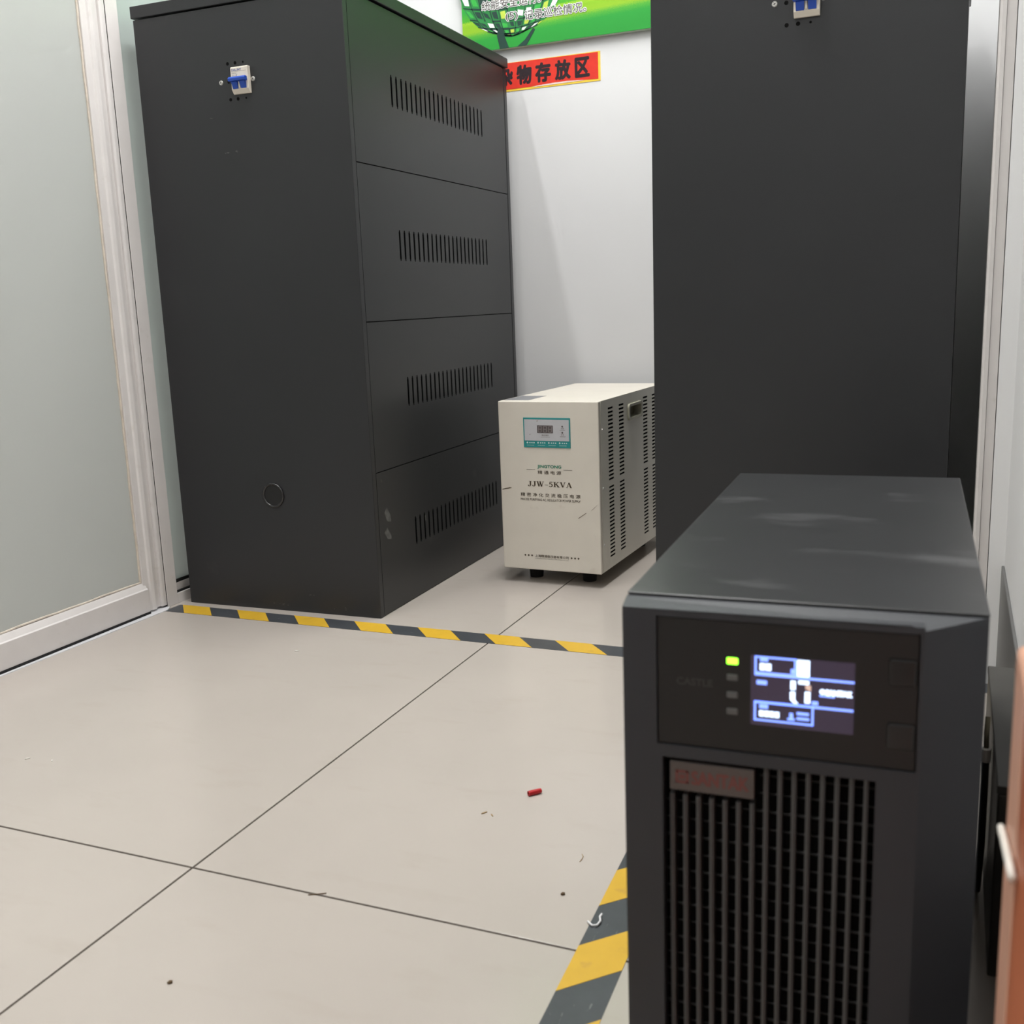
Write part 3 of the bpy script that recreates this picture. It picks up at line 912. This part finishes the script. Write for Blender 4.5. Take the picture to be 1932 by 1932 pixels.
hazard_tape('yellow and black hazard tape crossing the floor in front of the cabinets', (-1.4380, 1.5785, 0), 0, 1.515, 0.4540, -0.0425)
# second tape runs towards the camera beside the tower
hazard_tape('yellow and black hazard tape running towards the camera beside the tower power supply', (-0.3225, 1.5770, 0), -math.pi / 2 + 0.036, 2.2, 0.1355 * 5 - 0.0445 + 0.0013, -0.0445)

# ------------------------------------------------------------------ tower power supply (lit screen)
UW, UD, UT, BV = 0.214, 0.4726, 0.3940, -0.020
us = thing('tower_power_supply', 'black tower backup power supply with lit blue screen, green lamp and slatted grille', 'power supply', (-0.1887, 0.6282, 0), 0.0327)
MB().box(0, UW, 0.0008, UD, 0.012, UT - 0.0014).build('case', M['case'], us, bevel=0.001)
MB().box(-0.0003, UW + 0.0003, 0.0, UD, UT - 0.0012, UT).build('top_cover', M['case'], us, bevel=0.0006)
for fx in (0.035, 0.18):
    for fy in (0.05, 0.42):
        MB().cyl((fx, fy), 0.016, 'z', 0, 0.0125, 18).build('foot', M['rubber'], us)
TZ = 0.3900
G0, G1, GZ0, GZ1 = 0.0264, 0.1555, 0.035, 0.2922
D0, D1, DZ0, DZ1 = 0.0230, 0.1774, 0.3004, 0.3855
perforated('front_frame', 'y', BV, (0.0015, 0.1793, 0.012, TZ - 0.0003), [(G0, G1, GZ0, GZ1), (D0, D1, DZ0, DZ1)], M['plastic'], us, 0.010, 1)
bz = MB()
bz.poly([(0.0015, BV, TZ), (0.172, BV, TZ + 0.0004), (0.1793, BV, 0.3875), (0.2138, -0.001, 0.3882), (0.2138, 0.0, 0.3922), (0.0, 0.0, 0.3922), (0.0, -0.004, 0.3918)])
bz.poly([(0.1793, BV, 0.012), (0.1793, BV, 0.3875), (0.2138, -0.001, 0.3882), (0.2138, -0.001, 0.012)])
bz.poly([(0.0015, BV, 0.012), (0.0015, BV, TZ), (0.0, -0.004, 0.3918), (0.0, -0.004, 0.012)])
bz.poly([(0.2138, -0.001, 0.012), (0.2138, -0.001, 0.3882), (0.2138, 0.0, 0.3922), (0.2138, 0.0, 0.012)])
bz.poly([(0.0, -0.004, 0.012), (0.0, -0.004, 0.3918), (0, 0, 0.3922), (0, 0, 0.012)])
bz.poly([(0.0015, BV, 0.012), (0.1793, BV, 0.012), (0.2138, -0.001, 0.012), (0.2138, 0, 0.012), (0, 0, 0.012), (0, -0.004, 0.012)])
bz.build('bezel', M['plastic'], us)
MB().box(G0 - 0.003, G1 + 0.003, -0.006, -0.002, GZ0 - 0.003, GZ1 + 0.003).build('grille_backing', M['dark'], us)
# display module
dm = MB().box(D0 + 0.0004, D1 - 0.0004, BV + 0.0012, -0.004, DZ0 + 0.0004, DZ1 - 0.0005).build('display_module', M['module'], us, bevel=0.0006)
MB().box(0.0330, 0.1556, BV + 0.0014, BV + 0.003, 0.3085, 0.3775).build('display_window', M['gloss'], dm, bevel=0.0006)
for z0 in (0.3534, 0.3138):
    MB().box(0.1606, 0.1762, BV - 0.0002, BV + 0.004, z0, z0 + 0.0164).build('push_button', M['gloss'], dm, bevel=0.0014)
LY = BV + 0.0012
for k, z in enumerate((0.3596, 0.3490, 0.3377, 0.3268)):
    MB().box(0.0668, 0.0738, LY - 0.0006, LY + 0.001, z - 0.0022, z + 0.0022).build('status_lamp', M['led'] if k == 0 else M['led_off'], dm, bevel=0.0008)
lettering('series_name', 'CASTLE', 0.0358, 0.0582, 0.3415, 0.3460, LY - 0.0001, M['dim_ink'], dm, 0.0002)
lcd = MB().box(0.0815, 0.1420, LY - 0.0003, LY + 0.001, 0.3198, 0.3647).build('lcd_screen', M['lcd'], dm)
S = LY - 0.0005
def frame_r(x0, z0, x1, z1, w):
    return [rect(x0, z0, x1, z0 + w), rect(x0, z1 - w, x1, z1), rect(x0, z0, x0 + w, z1), rect(x1 - w, z0, x1, z1)]
blue = frame_r(0.0838, 0.3533, 0.1084, 0.3645, 0.0012) + frame_r(0.0836, 0.3228, 0.1190, 0.3356, 0.0012)
blue += [rect(0.0838, 0.3520, 0.1418, 0.3534), rect(0.0838, 0.3342, 0.1416, 0.3357), rect(0.1036, 0.3250, 0.1080, 0.3265), rect(0.1048, 0.3250, 0.1070, 0.3299),
         rect(0.1091, 0.3290, 0.1162, 0.3309), rect(0.1091, 0.3258, 0.1165, 0.3276), rect(0.1052, 0.3548, 0.1082, 0.3580), rect(0.0851, 0.3463, 0.0913, 0.3491),
         rect(0.0870, 0.3612, 0.0918, 0.3640), rect(0.0868, 0.3310, 0.0921, 0.3338), rect(0.1178, 0.3363, 0.1214, 0.3388), rect(0.1221, 0.3420, 0.1310, 0.3432)]
flat_each('blue_symbol', blue, S, M['lcd_blue'], lcd)
white = [rect(0.1088, 0.3536, 0.1162, 0.3640), rect(0.0869, 0.3556, 0.0900, 0.3600), rect(0.0904, 0.3556, 0.0937, 0.3600)]
white += [rect(0.0868 + k * 0.0031, 0.3258, 0.0895 + k * 0.0031, 0.3296) for k in range(4)]
white += [rect(0.1052, 0.3448, 0.1082, 0.3506), [(0.1050, 0.3436), (0.1080, 0.3436), (0.1080, 0.3385), (0.1100, 0.3362), (0.1072, 0.3362), (0.1050, 0.3385)],
          rect(0.1098, 0.3488, 0.1160, 0.3512), rect(0.1136, 0.3370, 0.1168, 0.3443), circle(0.1238, 0.3452, 0.0017)]
flat_each('white_symbol', white, S, M['lcd_white'], lcd)
flat('pink_segment', [[(0.1138, 0.3480), (0.1150, 0.3486), (0.1172, 0.3484), (0.1172, 0.3446), (0.1140, 0.3460)]], S, M['lcd_pink'], lcd)
lettering('screen_logo', 'SANTAK', 0.1258, 0.1406, 0.3434, 0.3466, S, M['lcd_white'], lcd, 0.0004)
# grille
bd = MB().box(0.0308, 0.0840, BV + 0.0015, BV + 0.006, 0.2694, 0.2890).build('name_badge', M['badge'], us, bevel=0.0006)
lettering('badge_name', 'SANTAK', 0.0450, 0.0805, 0.2745, 0.2835, BV + 0.0013, M['badge_red'], bd, 0.0004)
flat('badge_emblem', frame_r(0.0345, 0.2745, 0.0430, 0.2835, 0.0018) + [rect(0.0372, 0.2775, 0.0403, 0.2805)], BV + 0.0013, M['badge_red'], bd)
for k in range(15):
    x = 0.0318 + k * 0.00846
    top = 0.2655 if x < 0.0860 else GZ1 + 0.001
    MB().prism([(x - 0.0014, BV + 0.0035), (x, BV + 0.0025), (x + 0.0014, BV + 0.0035), (x + 0.0012, BV + 0.012), (x - 0.0012, BV + 0.012)], 'z', GZ0 - 0.001, top).build('grille_slat', M['slat'], us)
k = 0
z = 0.046
while z < 0.288:
    xa = 0.0860 if z > 0.2680 else G0 - 0.001
    MB().tube([(xa, BV + 0.0130, z), (G1 + 0.001, BV + 0.0130, z)], 0.0006 + 0.0003 * (k % 2), 6).build('grille_crossbar', M['module'], us)
    z += 0.0124
    k += 1

# ------------------------------------------------------------------ right edge: wooden board, cable, plug
wb = thing('wooden_cabinet', 'reddish-brown wooden low cabinet side standing against the right wall, nearest the camera', 'cabinet', (0.0318, -0.35, 0))
MB().box(0.0, 0.046, 0.0, 0.786, 0.0, 0.424).build('panel', M['wood'], wb, bevel=0.001)
MB().box(-0.0004, 0.0462, 0.7864, 0.850, 0.0, 0.4215).build('edge_band', M['wood_edge'], wb, bevel=0.0035, seg=3)
tag(MB().tube([(0.0300, 0.5045, 0.326), (0.0292, 0.498, 0.332), (0.0288, 0.485, 0.337), (0.0290, 0.468, 0.341), (0.0292, 0.451, 0.3445), (0.0292, 0.433, 0.349), (0.0296, 0.4165, 0.3515)], 0.0017, 8).build('white_cable', M['cable_white'], smooth=True),
    'short bent white cable end resting against the wooden cabinet side', 'cable')
pg = thing('power_plug', 'small white power plug with dark cord beside the grey box, right of the tower', 'plug', (0.0425, 1.00, 0))
MB().cyl((0, 0), 0.0042, 'z', 0.1455, 0.1590, 14, 0.0048).build('plug_cap', M['cable_white'], pg, bevel=0.0008)
MB().tube([(0, 0, 0.1455), (0.0003, 0, 0.125), (0.0003, 0.001, 0.06), (-0.001, 0.004, 0.012), (-0.003, 0.03, 0.0035), (-0.008, 0.08, 0.0035)], 0.0033, 8).build('cord', M['rubber'], pg, smooth=True)
MB().tube([(0, 0, 0.159), (-0.0002, 0.004, 0.172), (0.0005, 0.010, 0.186)], 0.0024, 8).build('strain_relief', mat('khaki_cord', (0.16, 0.14, 0.09, 1), 0.6, 0.3, noise=0.1, nscale=60), pg, smooth=True)
gb = thing('grey_box', 'dark grey box standing in the narrow gap between the tower and the right wall', 'box', (0.0480, 0.885, 0))
MB().box(0.0, 0.0265, 0.0, 0.30, 0.0, 0.168).build('body', M['box_grey'], gb, bevel=0.0015)
MB().box(-0.0006, 0.0268, -0.0006, 0.3006, 0.1683, 0.1760).build('lid', M['box_grey'], gb, bevel=0.001)

# ------------------------------------------------------------------ small litter on the floor
o = thing('cable_sleeve', 'short red plastic cable sleeve lying on the cream floor tile', 'cable sleeve', (-0.4428, 1.0750, 0.0), math.atan2(0.0125, 0.0115))
MB().ring((0, 0.0032), 0.0020, 0.0032, 'x', -0.0085, 0.0085, 16).build('sleeve', M['red_sleeve'], o)
tag(MB().tube([(-0.2985, 0.8455, 0.0018), (-0.2925, 0.8405, 0.0018), (-0.2880, 0.8420, 0.0022), (-0.2868, 0.8485, 0.003), (-0.2890, 0.8535, 0.004), (-0.2878, 0.8570, 0.005)], 0.0010, 8).build('tie_offcut', M['p_white'], smooth=True),
    'tiny curled white plastic tie offcut on the hazard tape', 'plastic scrap')
def crumb(label, x, y, a, L, w, mtl, name='debris_chip'):
    mb = MB().prism([(-L / 2, -w / 2), (0, -w * 0.7), (L / 2, -w * 0.2), (L * 0.45, w / 2), (-L * 0.2, w * 0.6)], 'z', 0.0, w * 0.7)
    ob = mb.build(name, mtl)
    ob.location = (x, y, 0.0002)
    ob.rotation_euler = (0, 0, a)
    return tag(ob, label, 'debris', 'bits of debris on the floor')
crumb('dark brown crumb on the tile at the bottom left', -0.6177, 0.6360, 0.4, 0.0042, 0.0026, M['crumb'])
crumb('longer straw chip near the red cable sleeve', -0.4815, 1.0125, 0.9, 0.0080, 0.0014, M['straw'])
crumb('shorter straw chip near the red cable sleeve', -0.4705, 1.0105, -0.9, 0.0060, 0.0012, M['straw'])
crumb('brown crumb on the tile beside the hazard tape', -0.3372, 0.8831, 0.2, 0.0042, 0.0026, M['crumb'])
M['flake'] = mat('white_flake', (0.68, 0.66, 0.62, 1), 0.7, 0.2, noise=0.05, nscale=200)
crumb('curled white flake on the tile at the far left', -1.1319, 0.9541, 0.8, 0.0070, 0.0016, M['flake'])
crumb('small pale flake just right of the curled white flake', -1.0938, 0.9596, 2.2, 0.0045, 0.0014, M['flake'])
crumb('white flake on the tile in front of the hazard tape', -1.0323, 1.4441, 0.3, 0.0070, 0.0024, M['flake'])
tag(MB().tube([(-0.580, 0.797, 0.0006), (-0.572, 0.8005, 0.0009), (-0.564, 0.806, 0.0006)], 0.0005, 6).build('hair', M['crumb']),
    'dark hair lying across the joint between two tiles', 'debris', 'bits of debris on the floor')
tag(MB().tube([(-0.344, 0.962, 0.0005), (-0.3415, 0.958, 0.0007), (-0.3408, 0.952, 0.0007), (-0.3415, 0.947, 0.0005)], 0.0004, 6).build('hair', M['straw']),
    'thin curved brown hair on the tile near the tower', 'debris', 'bits of debris on the floor')
